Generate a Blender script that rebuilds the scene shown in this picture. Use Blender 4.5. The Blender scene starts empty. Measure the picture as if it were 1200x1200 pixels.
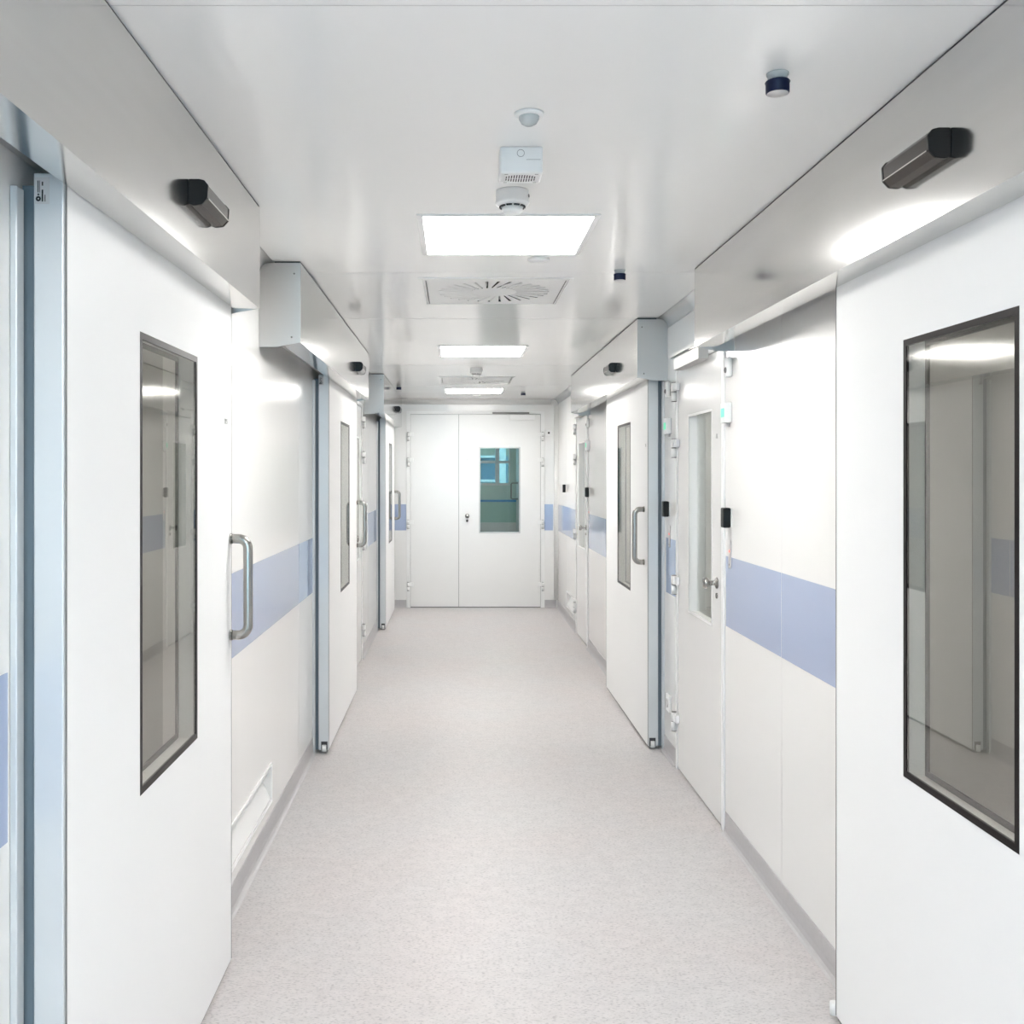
import bpy, bmesh, math
from mathutils import Vector, Matrix
PI = math.pi
scene = bpy.context.scene
COL = scene.collection
F = 1170.0          # focal length in pixels of the 1200 px frame
CX, CY = 536.5, 555.0
EYE = 1.5
ZC = 2.33           # ceiling height
XL, XR = -0.777, 1.12
YE = 11.17          # end wall
YB = -3.2           # wall behind the camera
MIDX = (XL + XR) / 2

# ------------------------------------------------------------------ materials
def new_mat(name):
    m = bpy.data.materials.new(name); m.use_nodes = True
    return m, m.node_tree, m.node_tree.nodes['Principled BSDF']
def mat(name, col, rough=0.5, metal=0.0, spec=0.5, coat=0.0, noise=0.0, nscale=6.0, ior=None, emit=None, est=1.0, bump=0.0, bscale=40.0, stretch=(1,1,1), rvar=0.0):
    m, nt, b = new_mat(name)
    b.inputs['Base Color'].default_value = (*col, 1)
    b.inputs['Roughness'].default_value = rough
    b.inputs['Metallic'].default_value = metal
    b.inputs['Specular IOR Level'].default_value = spec
    b.inputs['Coat Weight'].default_value = coat
    b.inputs['Coat Roughness'].default_value = 0.08
    if ior: b.inputs['IOR'].default_value = ior
    if emit:
        b.inputs['Emission Color'].default_value = (*emit, 1)
        b.inputs['Emission Strength'].default_value = est
    tc = nt.nodes.new('ShaderNodeTexCoord'); mp = nt.nodes.new('ShaderNodeMapping')
    mp.inputs['Scale'].default_value = stretch
    nt.links.new(tc.outputs['Object'], mp.inputs['Vector'])
    if noise > 0:
        n = nt.nodes.new('ShaderNodeTexNoise'); n.inputs['Scale'].default_value = nscale
        n.inputs['Detail'].default_value = 3
        nt.links.new(mp.outputs['Vector'], n.inputs['Vector'])
        r = nt.nodes.new('ShaderNodeValToRGB')
        r.color_ramp.elements[0].position = 0.3; r.color_ramp.elements[1].position = 0.7
        r.color_ramp.elements[0].color = (*[c*(1-noise) for c in col], 1)
        r.color_ramp.elements[1].color = (*[min(1, c*(1+noise)) for c in col], 1)
        nt.links.new(n.outputs['Fac'], r.inputs['Fac'])
        nt.links.new(r.outputs['Color'], b.inputs['Base Color'])
    if rvar > 0:
        n2 = nt.nodes.new('ShaderNodeTexNoise'); n2.inputs['Scale'].default_value = 2.0
        nt.links.new(mp.outputs['Vector'], n2.inputs['Vector'])
        mr = nt.nodes.new('ShaderNodeMapRange')
        mr.inputs['To Min'].default_value = rough - rvar; mr.inputs['To Max'].default_value = rough + rvar
        nt.links.new(n2.outputs['Fac'], mr.inputs['Value'])
        nt.links.new(mr.outputs['Result'], b.inputs['Roughness'])
    if bump > 0:
        n3 = nt.nodes.new('ShaderNodeTexNoise'); n3.inputs['Scale'].default_value = bscale
        nt.links.new(mp.outputs['Vector'], n3.inputs['Vector'])
        bp = nt.nodes.new('ShaderNodeBump'); bp.inputs['Strength'].default_value = bump
        bp.inputs['Distance'].default_value = 0.002
        nt.links.new(n3.outputs['Fac'], bp.inputs['Height'])
        nt.links.new(bp.outputs['Normal'], b.inputs['Normal'])
    return m

M = {}
M['wall'] = mat('white_coated_wall_panel', (0.84, 0.832, 0.815), 0.16, noise=0.008, nscale=1.5, rvar=0.03)
M['ceil'] = mat('white_ceiling_panel', (0.92, 0.915, 0.90), 0.13, noise=0.008, nscale=1.2, rvar=0.03)
M['leaf'] = mat('white_gloss_leaf', (0.83, 0.825, 0.81), 0.2, noise=0.006)
M['door'] = mat('white_matt_laminate', (0.89, 0.89, 0.885), 0.5, spec=0.35, noise=0.006, nscale=2)
M['white'] = mat('white_plastic', (0.84, 0.84, 0.83), 0.35, noise=0.01)
M['white_trim'] = mat('white_powder_trim', (0.86, 0.86, 0.85), 0.3, noise=0.01)
M['alu'] = mat('satin_anodised_aluminium', (0.67, 0.665, 0.65), 0.14, metal=1.0, noise=0.02, nscale=4, stretch=(8, 0.6, 8), rvar=0.015)
M['alu_end'] = mat('satin_anodised_end_plate', (0.57, 0.56, 0.545), 0.4, metal=0.8, noise=0.02)
M['alu_edge'] = mat('aluminium_edge_profile', (0.66, 0.68, 0.69), 0.42, metal=0.35, noise=0.015)
M['steel'] = mat('brushed_stainless_steel', (0.36, 0.35, 0.33), 0.25, metal=1.0, noise=0.03, nscale=10, stretch=(1, 1, 30))
M['seal'] = mat('grey_rubber_seal', (0.22, 0.215, 0.21), 0.6, noise=0.04)
M['rear'] = mat('rear_seal_daylight_tint', (0.13, 0.17, 0.20), 0.5, noise=0.04)  # rubber tinted slightly blue, daylight painted into the colour
M['dark_gap'] = mat('dark_gap_fill', (0.05, 0.05, 0.052), 0.6, noise=0.05)
M['black'] = mat('black_plastic', (0.006, 0.006, 0.006), 0.35, spec=0.2, noise=0.05)
M['sensor'] = mat('smoked_sensor_lens', (0.035, 0.026, 0.020), 0.18, spec=0.4, noise=0.05, nscale=20)
M['navy'] = mat('navy_cap', (0.004, 0.008, 0.035), 0.35, spec=0.25, noise=0.05)
M['band'] = mat('blue_wall_band', (0.385, 0.455, 0.635), 0.14, coat=0.5, noise=0.012, nscale=2)
M['frit'] = mat('dark_glass_border', (0.008, 0.005, 0.005), 0.3, spec=0.12, noise=0.05)
M['grille_dark'] = mat('dark_grille_recess', (0.04, 0.04, 0.042), 0.6, noise=0.05)
M['green_led'] = mat('green_indicator', (0.1, 0.7, 0.45), 0.3, noise=0.02, emit=(0.12, 0.9, 0.5), est=0.25)
M['red_led'] = mat('red_indicator', (0.7, 0.1, 0.06), 0.3, noise=0.02, emit=(1.0, 0.15, 0.08), est=0.8)
M['plate'] = mat('grey_switch_plate', (0.60, 0.585, 0.58), 0.3, noise=0.02)
M['grey_text'] = mat('pale_grey_lettering', (0.55, 0.55, 0.54), 0.5, noise=0.02)
M['cover'] = mat('cool_grey_skirting', (0.48, 0.465, 0.47), 0.4, noise=0.03, nscale=60)
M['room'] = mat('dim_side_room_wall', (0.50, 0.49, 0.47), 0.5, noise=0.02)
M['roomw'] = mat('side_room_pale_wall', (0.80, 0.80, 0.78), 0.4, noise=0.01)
M['teal'] = mat('pale_green_lobby_wall', (0.46, 0.56, 0.51), 0.35, noise=0.02)
M['tealdk'] = mat('green_lobby_dado', (0.33, 0.48, 0.43), 0.3, noise=0.02)
M['bluerail'] = mat('blue_handrail', (0.08, 0.25, 0.48), 0.3, noise=0.02)
M['lensgrey'] = mat('grey_sensor_dome', (0.52, 0.55, 0.55), 0.25, noise=0.02)
M['facade'] = mat('pale_facade', (0.20, 0.15, 0.10), 0.7, noise=0.05)
M['facadewin'] = mat('dark_facade_window', (0.08, 0.12, 0.15), 0.1, noise=0.05)
M['facade_pale'] = mat('pale_facade_render', (0.36, 0.30, 0.26), 0.7, noise=0.05)
M['ground'] = mat('outside_ground', (0.3, 0.32, 0.3), 0.9, noise=0.1)
M['panel_light'] = mat('lit_diffuser', (0.9, 0.9, 0.9), 0.5, noise=0.002, emit=(1.0, 0.985, 0.955), est=14.0)

M['panel_light_near'] = mat('lit_diffuser_brighter', (0.9, 0.9, 0.9), 0.5, noise=0.002, emit=(1.0, 0.985, 0.955), est=17.0)  # unseen panels over and behind the camera, raised to lift the near doors
def glass_mat(name, tint, ior, rough=0.0, thru=1.0):
    m = bpy.data.materials.new(name); m.use_nodes = True
    nt = m.node_tree; nt.nodes.clear()
    out = nt.nodes.new('ShaderNodeOutputMaterial')
    tr = nt.nodes.new('ShaderNodeBsdfTransparent'); tr.inputs['Color'].default_value = (*tint, 1)
    gl = nt.nodes.new('ShaderNodeBsdfGlossy'); gl.inputs['Roughness'].default_value = rough
    gl.inputs['Color'].default_value = (0.93, 0.93, 0.90, 1)
    fr = nt.nodes.new('ShaderNodeFresnel'); fr.inputs['IOR'].default_value = ior
    mx = nt.nodes.new('ShaderNodeMixShader')
    ge = nt.nodes.new('ShaderNodeNewGeometry')      # only the entry face of a pane reflects
    inv = nt.nodes.new('ShaderNodeMath'); inv.operation = 'SUBTRACT'; inv.inputs[0].default_value = 1.0
    mu = nt.nodes.new('ShaderNodeMath'); mu.operation = 'MULTIPLY'
    nt.links.new(ge.outputs['Backfacing'], inv.inputs[1])
    nt.links.new(fr.outputs['Fac'], mu.inputs[0]); nt.links.new(inv.outputs[0], mu.inputs[1])
    nt.links.new(mu.outputs[0], mx.inputs['Fac'])
    nt.links.new(tr.outputs['BSDF'], mx.inputs[1]); nt.links.new(gl.outputs['BSDF'], mx.inputs[2])
    nt.links.new(mx.outputs['Shader'], out.inputs['Surface'])
    return m
M['glass'] = glass_mat('grey_tinted_glass', (0.86, 0.86, 0.84), 2.7)
M['glass_clear'] = glass_mat('clear_glass', (0.96, 0.97, 0.965), 1.5)
M['glass_teal'] = glass_mat('teal_tinted_glass', (0.78, 0.83, 0.80), 1.4)

def floor_material():
    m, nt, b = new_mat('speckled_lilac_grey_vinyl')
    tc = nt.nodes.new('ShaderNodeTexCoord')
    def noise(scale, stretch, det=3):
        mp = nt.nodes.new('ShaderNodeMapping'); mp.inputs['Scale'].default_value = stretch
        nt.links.new(tc.outputs['Object'], mp.inputs['Vector'])
        n = nt.nodes.new('ShaderNodeTexNoise'); n.inputs['Scale'].default_value = scale; n.inputs['Detail'].default_value = det
        nt.links.new(mp.outputs['Vector'], n.inputs['Vector']); return n
    def ramp(n, p0, c0, p1, c1):
        r = nt.nodes.new('ShaderNodeValToRGB')
        r.color_ramp.elements[0].position = p0; r.color_ramp.elements[1].position = p1
        r.color_ramp.elements[0].color = (*c0, 1); r.color_ramp.elements[1].color = (*c1, 1)
        nt.links.new(n.outputs['Fac'], r.inputs['Fac']); return r
    base = ramp(noise(2.2, (1, 1, 1)), 0.35, (0.578, 0.538, 0.530), 0.65, (0.57, 0.548, 0.545))
    fleck = ramp(noise(90, (1, 2.2, 1), 2), 0.34, (0.74, 0.74, 0.75), 0.46, (1, 1, 1))
    fl2 = ramp(noise(150, (1, 2.0, 1), 1), 0.60, (1, 1, 1), 0.74, (1.12, 1.12, 1.12))
    mot = ramp(noise(22, (1, 1.6, 1), 4), 0.35, (0.955, 0.955, 0.96), 0.65, (1.03, 1.03, 1.03))
    cur = base.outputs['Color']
    for r in (fleck, fl2, mot):
        x = nt.nodes.new('ShaderNodeMix'); x.data_type = 'RGBA'; x.blend_type = 'MULTIPLY'
        x.inputs[0].default_value = 1.0
        nt.links.new(cur, x.inputs[6]); nt.links.new(r.outputs['Color'], x.inputs[7]); cur = x.outputs[2]
    nt.links.new(cur, b.inputs['Base Color'])
    b.inputs['Roughness'].default_value = 0.42
    b.inputs['Specular IOR Level'].default_value = 0.4
    return m
M['floor'] = floor_material()

# ------------------------------------------------------------------ mesh helpers
class Frame:                      # a wall-local frame: u along the wall, d out of it, z up
    def __init__(s, name, o, u, n): s.name, s.o, s.u, s.n = name, Vector(o), Vector(u), Vector(n)
    def p(s, u, d, z): return s.o + s.u*u + s.n*d + Vector((0, 0, z))
L = Frame('left', (XL, 0, 0), (0, 1, 0), (1, 0, 0))
R = Frame('right', (XR, 0, 0), (0, 1, 0), (-1, 0, 0))
E = Frame('end', (0, YE, 0), (1, 0, 0), (0, -1, 0))
W = Frame('world', (0, 0, 0), (0, 1, 0), (1, 0, 0))    # u=Y, d=X

def BM(): return bmesh.new()
def bx(bm, fr, u0, u1, d0, d1, z0, z1, bev=0.0, seg=2):
    vs = [bm.verts.new(fr.p(u, d, z)) for u in (u0, u1) for d in (d0, d1) for z in (z0, z1)]
    q = [(0,1,3,2), (4,6,7,5), (0,4,5,1), (2,3,7,6), (0,2,6,4), (1,5,7,3)]
    fs = [bm.faces.new([vs[i] for i in f]) for f in q]
    bmesh.ops.recalc_face_normals(bm, faces=fs)
    if bev > 0:
        es = list({e for f in fs for e in f.edges})
        bmesh.ops.bevel(bm, geom=es, offset=bev, segments=seg, affect='EDGES', profile=0.5)
    return bm
def cyl(bm, a, b, r, r2=None, n=24, cap=True):
    a, b = Vector(a), Vector(b); ax = (b - a).normalized()
    t = Vector((0, 0, 1)) if abs(ax.z) < 0.9 else Vector((1, 0, 0))
    e1 = ax.cross(t).normalized(); e2 = ax.cross(e1)
    r2 = r if r2 is None else r2
    A = [bm.verts.new(a + (e1*math.cos(2*PI*i/n) + e2*math.sin(2*PI*i/n))*r) for i in range(n)]
    B = [bm.verts.new(b + (e1*math.cos(2*PI*i/n) + e2*math.sin(2*PI*i/n))*r2) for i in range(n)]
    fs = []
    for i in range(n):
        f = bm.faces.new((A[i], A[(i+1) % n], B[(i+1) % n], B[i])); f.smooth = True; fs.append(f)
    if cap: fs += [bm.faces.new(A), bm.faces.new(B)]
    bmesh.ops.recalc_face_normals(bm, faces=fs)
    return bm
def lathe(bm, c, prof, axis=(0, 0, 1), n=40):     # prof: (r, h) along axis
    c = Vector(c); ax = Vector(axis).normalized()
    t = Vector((0, 0, 1)) if abs(ax.z) < 0.9 else Vector((1, 0, 0))
    e1 = ax.cross(t).normalized(); e2 = ax.cross(e1)
    rings = []
    for r, h in prof:
        if r < 1e-6: rings.append([bm.verts.new(c + ax*h)])
        else: rings.append([bm.verts.new(c + ax*h + (e1*math.cos(2*PI*i/n) + e2*math.sin(2*PI*i/n))*r) for i in range(n)])
    fs = []
    for a, b in zip(rings, rings[1:]):
        for i in range(n):
            j = (i+1) % n
            if len(a) == 1: v = (a[0], b[i], b[j])
            elif len(b) == 1: v = (a[i], a[j], b[0])
            else: v = (a[i], a[j], b[j], b[i])
            f = bm.faces.new(v); f.smooth = True; fs.append(f)
    bmesh.ops.recalc_face_normals(bm, faces=fs)
    return bm
def tube(bm, pts, r, n=18):
    pts = [Vector(p) for p in pts]; rings = []
    up = None
    for i, p in enumerate(pts):
        if i == 0: t = pts[1]-pts[0]
        elif i == len(pts)-1: t = pts[-1]-pts[-2]
        else: t = (pts[i+1]-p).normalized() + (p-pts[i-1]).normalized()
        t.normalize()
        if up is None: up = t.orthogonal().normalized()
        up = (up - t*up.dot(t)).normalized(); s = t.cross(up)
        rings.append([bm.verts.new(p + (up*math.cos(2*PI*k/n) + s*math.sin(2*PI*k/n))*r) for k in range(n)])
    fs = []
    for a, b in zip(rings, rings[1:]):
        for k in range(n):
            f = bm.faces.new((a[k], a[(k+1) % n], b[(k+1) % n], b[k])); f.smooth = True; fs.append(f)
    fs += [bm.faces.new(rings[0]), bm.faces.new(rings[-1])]
    bmesh.ops.recalc_face_normals(bm, faces=fs)
    return bm
def prism(bm, fr, prof, u0, u1):          # prof: list of (d, z), extruded along u
    A = [bm.verts.new(fr.p(u0, d, z)) for d, z in prof]
    B = [bm.verts.new(fr.p(u1, d, z)) for d, z in prof]
    n = len(prof); fs = [bm.faces.new(A), bm.faces.new(B)]
    for i in range(n): fs.append(bm.faces.new((A[i], A[(i+1) % n], B[(i+1) % n], B[i])))
    bmesh.ops.recalc_face_normals(bm, faces=fs)
    return bm
def slab(bm, pt, us, vs, holes, thick):   # a slab with rectangular openings; pt(u, v, t): t=0 front, t=1 back
    us = sorted(set([us[0], us[1]] + [h[0] for h in holes] + [h[1] for h in holes]))
    vs = sorted(set([vs[0], vs[1]] + [h[2] for h in holes] + [h[3] for h in holes]))
    def solid(i, j):
        if i < 0 or j < 0 or i >= len(us)-1 or j >= len(vs)-1: return False
        u, v = (us[i]+us[i+1])/2, (vs[j]+vs[j+1])/2
        return not any(h[0] < u < h[1] and h[2] < v < h[3] for h in holes)
    vc = {}
    def V(i, j, t):
        k = (i, j, t)
        if k not in vc: vc[k] = bm.verts.new(pt(us[i], vs[j], -thick*t))
        return vc[k]
    fs = []
    for i in range(len(us)-1):
        for j in range(len(vs)-1):
            if not solid(i, j): continue
            fs.append(bm.faces.new((V(i,j,0), V(i+1,j,0), V(i+1,j+1,0), V(i,j+1,0))))
            fs.append(bm.faces.new((V(i,j,1), V(i,j+1,1), V(i+1,j+1,1), V(i+1,j,1))))
            for (a, b, ni, nj) in (((i,j),(i+1,j),i,j-1), ((i,j+1),(i+1,j+1),i,j+1), ((i,j),(i,j+1),i-1,j), ((i+1,j),(i+1,j+1),i+1,j)):
                if not solid(ni, nj):
                    fs.append(bm.faces.new((V(*a,0), V(*b,0), V(*b,1), V(*a,1))))
    bmesh.ops.recalc_face_normals(bm, faces=fs)
    return bm

ORG = {}
def link_obj(name, bm, m, parent=None, origin=None):
    if origin is None:
        if parent is not None: origin = ORG[parent.name]
        else:
            lo = Vector([min(v.co[i] for v in bm.verts) for i in range(3)]); hi = Vector([max(v.co[i] for v in bm.verts) for i in range(3)])
            origin = Vector(((lo.x+hi.x)/2, (lo.y+hi.y)/2, lo.z))
    origin = Vector(origin)
    bmesh.ops.translate(bm, verts=bm.verts, vec=-origin)
    me = bpy.data.meshes.new(name); bm.to_mesh(me); bm.free()
    me.materials.append(m)
    o = bpy.data.objects.new(name, me); COL.objects.link(o)
    if parent is not None: o.parent = parent
    else: o.location = origin
    ORG[o.name] = origin
    return o
def part(name, bm, m, parent, label=None):
    o = link_obj(name, bm, m, parent)
    if label: o['label'] = label
    return o
def tag(o, label, cat, group=None, kind=None):
    o['label'] = label; o['category'] = cat
    if group: o['group'] = group
    if kind: o['kind'] = kind
    return o
def thing(name, loc, label, cat, group=None, kind=None):
    o = bpy.data.objects.new(name, None); COL.objects.link(o); o.location = loc
    o.empty_display_size = 0.05
    ORG[o.name] = Vector(loc)
    return tag(o, label, cat, group, kind)
def struct(name, bm, m, label, cat, parent=None):
    o = link_obj(name, bm, m, parent)
    if parent is None: tag(o, label, cat, None, 'structure')
    return o
def text_bm(s, size, fr, u, d, z, flip=False, depth=0.0006, rot=False):
    cu = bpy.data.curves.new('t', 'FONT'); cu.body = s; cu.size = size; cu.extrude = depth
    cu.align_x = 'CENTER'; cu.align_y = 'CENTER'
    ob = bpy.data.objects.new('t', cu); COL.objects.link(ob)
    dg = bpy.context.evaluated_depsgraph_get(); me = bpy.data.meshes.new_from_object(ob.evaluated_get(dg))
    bm = BM(); bm.from_mesh(me)
    sg = -1 if flip else 1
    for v in bm.verts:
        x, y, zz = v.co
        if rot: x, y = -y, x
        v.co = fr.p(u + sg*x, d + zz, z + y)
    bpy.data.objects.remove(ob); bpy.data.curves.remove(cu); bpy.data.meshes.remove(me)
    bmesh.ops.recalc_face_normals(bm, faces=bm.faces)
    return bm

# ------------------------------------------------------------------ layout tables
SL = [  # sliding doors: frame, near, far, window near/far, handle u, header near/far
    (L, 1.765, 3.058, 2.177, 2.655, 3.037, 0.14, 3.10, 1),
    (L, 5.365, 6.86, 5.905, 6.385, 6.835, 3.90, 6.88, 2),
    (L, 9.585, 10.95, 10.03, 10.50, 10.925, 8.286, 10.965, 3),
    (R, 1.43, 2.737, 1.842, 2.32, 1.455, 1.22, 4.04, 4),
    (R, 5.44, 6.97, 5.99, 6.475, 5.54, 5.325, 8.44, 5),
]
def yr(px): return F*XR/(px-CX)
def yl(px): return F*XL/(px-CX)
WG = [  # wing doors: frame, near, far, number
    (R, 4.215, 5.06, 6), (R, 8.60, 9.39, 7), (L, 7.10, 8.02, 8)]
HD = 0.163       # header stands this far out of the wall
DD = 0.084       # sliding door face out of the wall

# ------------------------------------------------------------------ room shell
bm = BM(); slab(bm, lambda u, v, t: Vector((v, u, t)), (YB, YE), (XL-0.1, XR+0.1), [], 0.12)
floor = struct('floor', bm, M['floor'], 'speckled pale lilac-grey vinyl corridor floor', 'floor')
DIFF = [(0.163, 4.555), (0.163, 8.88)]
LIGHTS = [(0.163, 3.485, 'nearest and largest glowing square ceiling light in the white corridor'),
          (0.163, 6.76, 'middle glowing square ceiling light, between the two round swirl vents'),
          (0.163, 9.99, 'farthest glowing square ceiling light, close to the end double door')]
LIGHTS_OUT = [(0.163, 0.25, 'unseen square ceiling light above the camera, brightened as fill'), (0.163, -2.1, 'unseen square ceiling light behind the camera, brightened as fill')]
hol = []
for cx, cy in DIFF: hol.append((cy-0.285, cy+0.285, cx-0.285, cx+0.285))
for cx, cy, _ in LIGHTS+LIGHTS_OUT: hol.append((cy-0.28, cy+0.28, cx-0.28, cx+0.28))
bm = BM(); slab(bm, lambda u, v, t: Vector((v, u, ZC-t)), (YB, YE), (XL-0.1, XR+0.1), hol, 0.06)
ceiling = struct('ceiling', bm, M['ceil'], 'glossy white metal panel ceiling', 'ceiling')
# fine panel joints of the ceiling
bm = BM()
for y in (-1.3, 1.77, 4.13, 5.35, 7.6, 9.45):
    bx(bm, W, y-0.0012, y+0.0012, XL+0.16, XR-0.16, ZC-0.0006, ZC+0.0004)
part('panel_joint', bm, M['plate'], ceiling)

holesL = [(n+0.09, f-0.09, 0.0, 2.0) for (fr, n, f, *_r) in SL if fr is L] + [(n, f, 0.0, 2.03) for (fr, n, f, k) in WG if fr is L]
holesR = [(n+0.09, f-0.09, 0.0, 2.0) for (fr, n, f, *_r) in SL if fr is R] + [(n, f, 0.0, 2.03) for (fr, n, f, k) in WG if fr is R]
grL = (3.16, 4.14, 0.150, 0.286); grR = (yr(673.5)-0.0, yr(664.5), 0.150, 0.286)
grR = (min(grR[0], grR[1])+0.0, max(grR[0], grR[1]), 0.15, 0.286)
holesL.append(grL); holesR.append(grR)
bm = BM(); slab(bm, lambda u, v, t: L.p(u, t, v), (YB, YE), (0, ZC), holesL, 0.10)
wl = struct('wall_left', bm, M['wall'], 'glossy white left corridor wall', 'wall')
bm = BM(); slab(bm, lambda u, v, t: R.p(u, t, v), (YB, YE), (0, ZC), holesR, 0.10)
wr = struct('wall_right', bm, M['wall'], 'glossy white right corridor wall', 'wall')
EO = (480.8-CX)/F*YE, (633.6-CX)/F*YE       # double door opening
ZD = EYE + (CY-485.5)/F*YE                  # its top
bm = BM(); slab(bm, lambda u, v, t: E.p(u, t, v), (XL-0.1, XR+0.1), (0, ZC), [(EO[0], EO[1], 0, ZD)], 0.10)
we = struct('wall_end', bm, M['wall'], 'white wall closing the corridor around the double door', 'wall')
BW = (-0.72, 0.48, 0.4, 2.2)
bm = BM(); slab(bm, lambda u, v, t: Vector((u, YB-0.0+t, v)), (XL-0.1, XR+0.1), (0, ZC), [BW], 0.10)
wb = struct('wall_back', bm, M['wall'], 'white wall behind the camera with a window', 'wall')
wt = thing('window_1', (0.2, YB-0.05, BW[2]), 'daylight window in the wall behind the camera', 'window', kind='structure')
bm = BM()
for a, b, c, d in ((BW[0], BW[1], BW[2], BW[2]+0.05), (BW[0], BW[1], BW[3]-0.05, BW[3]), (BW[0], BW[0]+0.05, BW[2]+0.05, BW[3]-0.05), (BW[1]-0.05, BW[1], BW[2]+0.05, BW[3]-0.05), (-0.145, -0.095, BW[2]+0.05, BW[3]-0.05)):
    bx(bm, W, YB-0.08, YB-0.02, a, b, c, d)
part('window_frame', bm, M['white_trim'], wt)
bm = BM(); bx(bm, W, YB-0.053, YB-0.047, BW[0]+0.05, BW[1]-0.05, BW[2]+0.05, BW[3]-0.05)
part('window_pane', bm, M['glass_clear'], wt)

# coved ceiling corners and the end corners
def cove(bm, pt, u0, u1, r=0.055, n=8):     # pt(u, a, b): a, b distances from the two faces
    prof = [(0.0005, 0.0005)] + [(r - r*math.sin(PI/2*i/n), r - r*math.cos(PI/2*i/n)) for i in range(n+1)]
    A = [bm.verts.new(pt(u0, a, b)) for a, b in prof]; B = [bm.verts.new(pt(u1, a, b)) for a, b in prof]
    fs = [bm.faces.new(A), bm.faces.new(B)]
    for i in range(len(prof)):
        j = (i+1) % len(prof); f = bm.faces.new((A[i], A[j], B[j], B[i])); fs.append(f)
        if i > 0 and j > 0: f.smooth = True
    bmesh.ops.recalc_face_normals(bm, faces=fs)
def segs(a, b, cuts):
    out = []; cur = a
    for c0, c1 in sorted(cuts):
        if c0 > cur: out.append((cur, c0))
        cur = max(cur, c1)
    if cur < b: out.append((cur, b))
    return out
n_trim = 1
for fr, w in ((L, 'left'), (R, 'right')):
    bm = BM()
    for a, b in segs(YB+0.001, YE-0.001, [(r[6], r[7]) for r in SL if r[0] is fr]):
        cove(bm, lambda u, p, q: fr.p(u, p, ZC-q), a, b)
    struct('trim_%d' % n_trim, bm, M['ceil'], 'white coved edge between %s wall and ceiling' % w, 'cove'); n_trim += 1
bm = BM(); cove(bm, lambda u, p, q: E.p(u, p, ZC-q), XL+0.07, XR-0.07)
struct('trim_3', bm, M['ceil'], 'white coved edge between end wall and ceiling', 'cove')
bm = BM()
cove(bm, lambda u, p, q: Vector((XR-p, YE-q, u)), 0.09, ZC-0.07, 0.045)
struct('trim_4', bm, M['wall'], 'white rounded upright corner right of the end door', 'corner trim')
bm = BM()
cove(bm, lambda u, p, q: Vector((XL+p, YE-q, u)), 0.09, ZC-0.07, 0.045)
struct('trim_5', bm, M['wall'], 'white rounded upright corner left of the end door', 'corner trim')

# grey coved skirting
def skirt(name, fr, cuts, a, b, label):
    bm = BM()
    for u0, u1 in segs(a, b, cuts):
        prism(bm, fr, [(0.0003, 0.0003), (0.022, 0.0003), (0.013, 0.004), (0.007, 0.012), (0.004, 0.03), (0.0035, 0.088), (0.0003, 0.0885)], u0, u1)
    return struct(name, bm, M['cover'], label, 'skirting')
cutL = [(h[0]-0.05, h[1]+0.05) for h in holesL if h[2] == 0]
cutR = [(h[0]-0.045, h[1]+0.04) for h in holesR if h[2] == 0]
cutL = [(a, b) if b < 3.2 or a > 5 else (a, b) for a, b in cutL]
skirt('baseboard_left', L, cutL, YB, YE-0.02, 'grey vinyl skirting along the left wall')
skirt('baseboard_right', R, cutR, YB, YE-0.02, 'grey vinyl skirting along the right wall')
skirt('baseboard_end', E, [(EO[0]-0.045, EO[1]+0.045)], XL+0.02, XR-0.02, 'grey vinyl skirting along the end wall')

# blue bands, flush vinyl panels of the wall
ZB0, ZB1 = 0.865, 1.157
def band(fr, wall, pieces):
    for a, b in pieces:
        bm = BM(); bx(bm, fr, a, b, 0.0002, 0.0016, ZB0, ZB1)
        part('blue_band', bm, M['band'], wall, 'blue band')
band(L, wl, [(-3.1, 0.45), (0.456, 1.72), (3.09, 4.872), (4.878, 5.15), (5.156, 5.33), (8.62, 9.30), (9.306, 9.53)])
band(R, wr, [(-3.1, -1.0), (-0.994, 1.36), (2.83, yr(916)-0.004), (yr(916)+0.004, 4.165), (5.13, 5.36), (7.06, 7.60), (7.606, 8.545), (9.47, 10.2), (10.206, 11.09)])
band(E, we, [((462.5-CX)/F*YE-0.02, (476-CX)/F*YE), ((637.8-CX)/F*YE, (648-CX)/F*YE)])
# fine upright joints between the wall panels
for fr, wall, ys in ((L, wl, (0.453, 4.875, 8.62)), (R, wr, (-0.997, yr(916), 7.603, 10.203))):
    bm = BM()
    for y in ys:
        for z0, z1 in ((0.09, ZB0), (ZB1, ZC-0.07)):
            if fr is R and 7 < y < 8: z1 = min(z1, 2.0)
            if fr is L and y < 1: z1 = min(z1, 2.0)
            bx(bm, fr, y-0.0013, y+0.0013, 0.0001, 0.0007, z0, z1)
    part('panel_joint', bm, M['plate'], wall)

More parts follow.
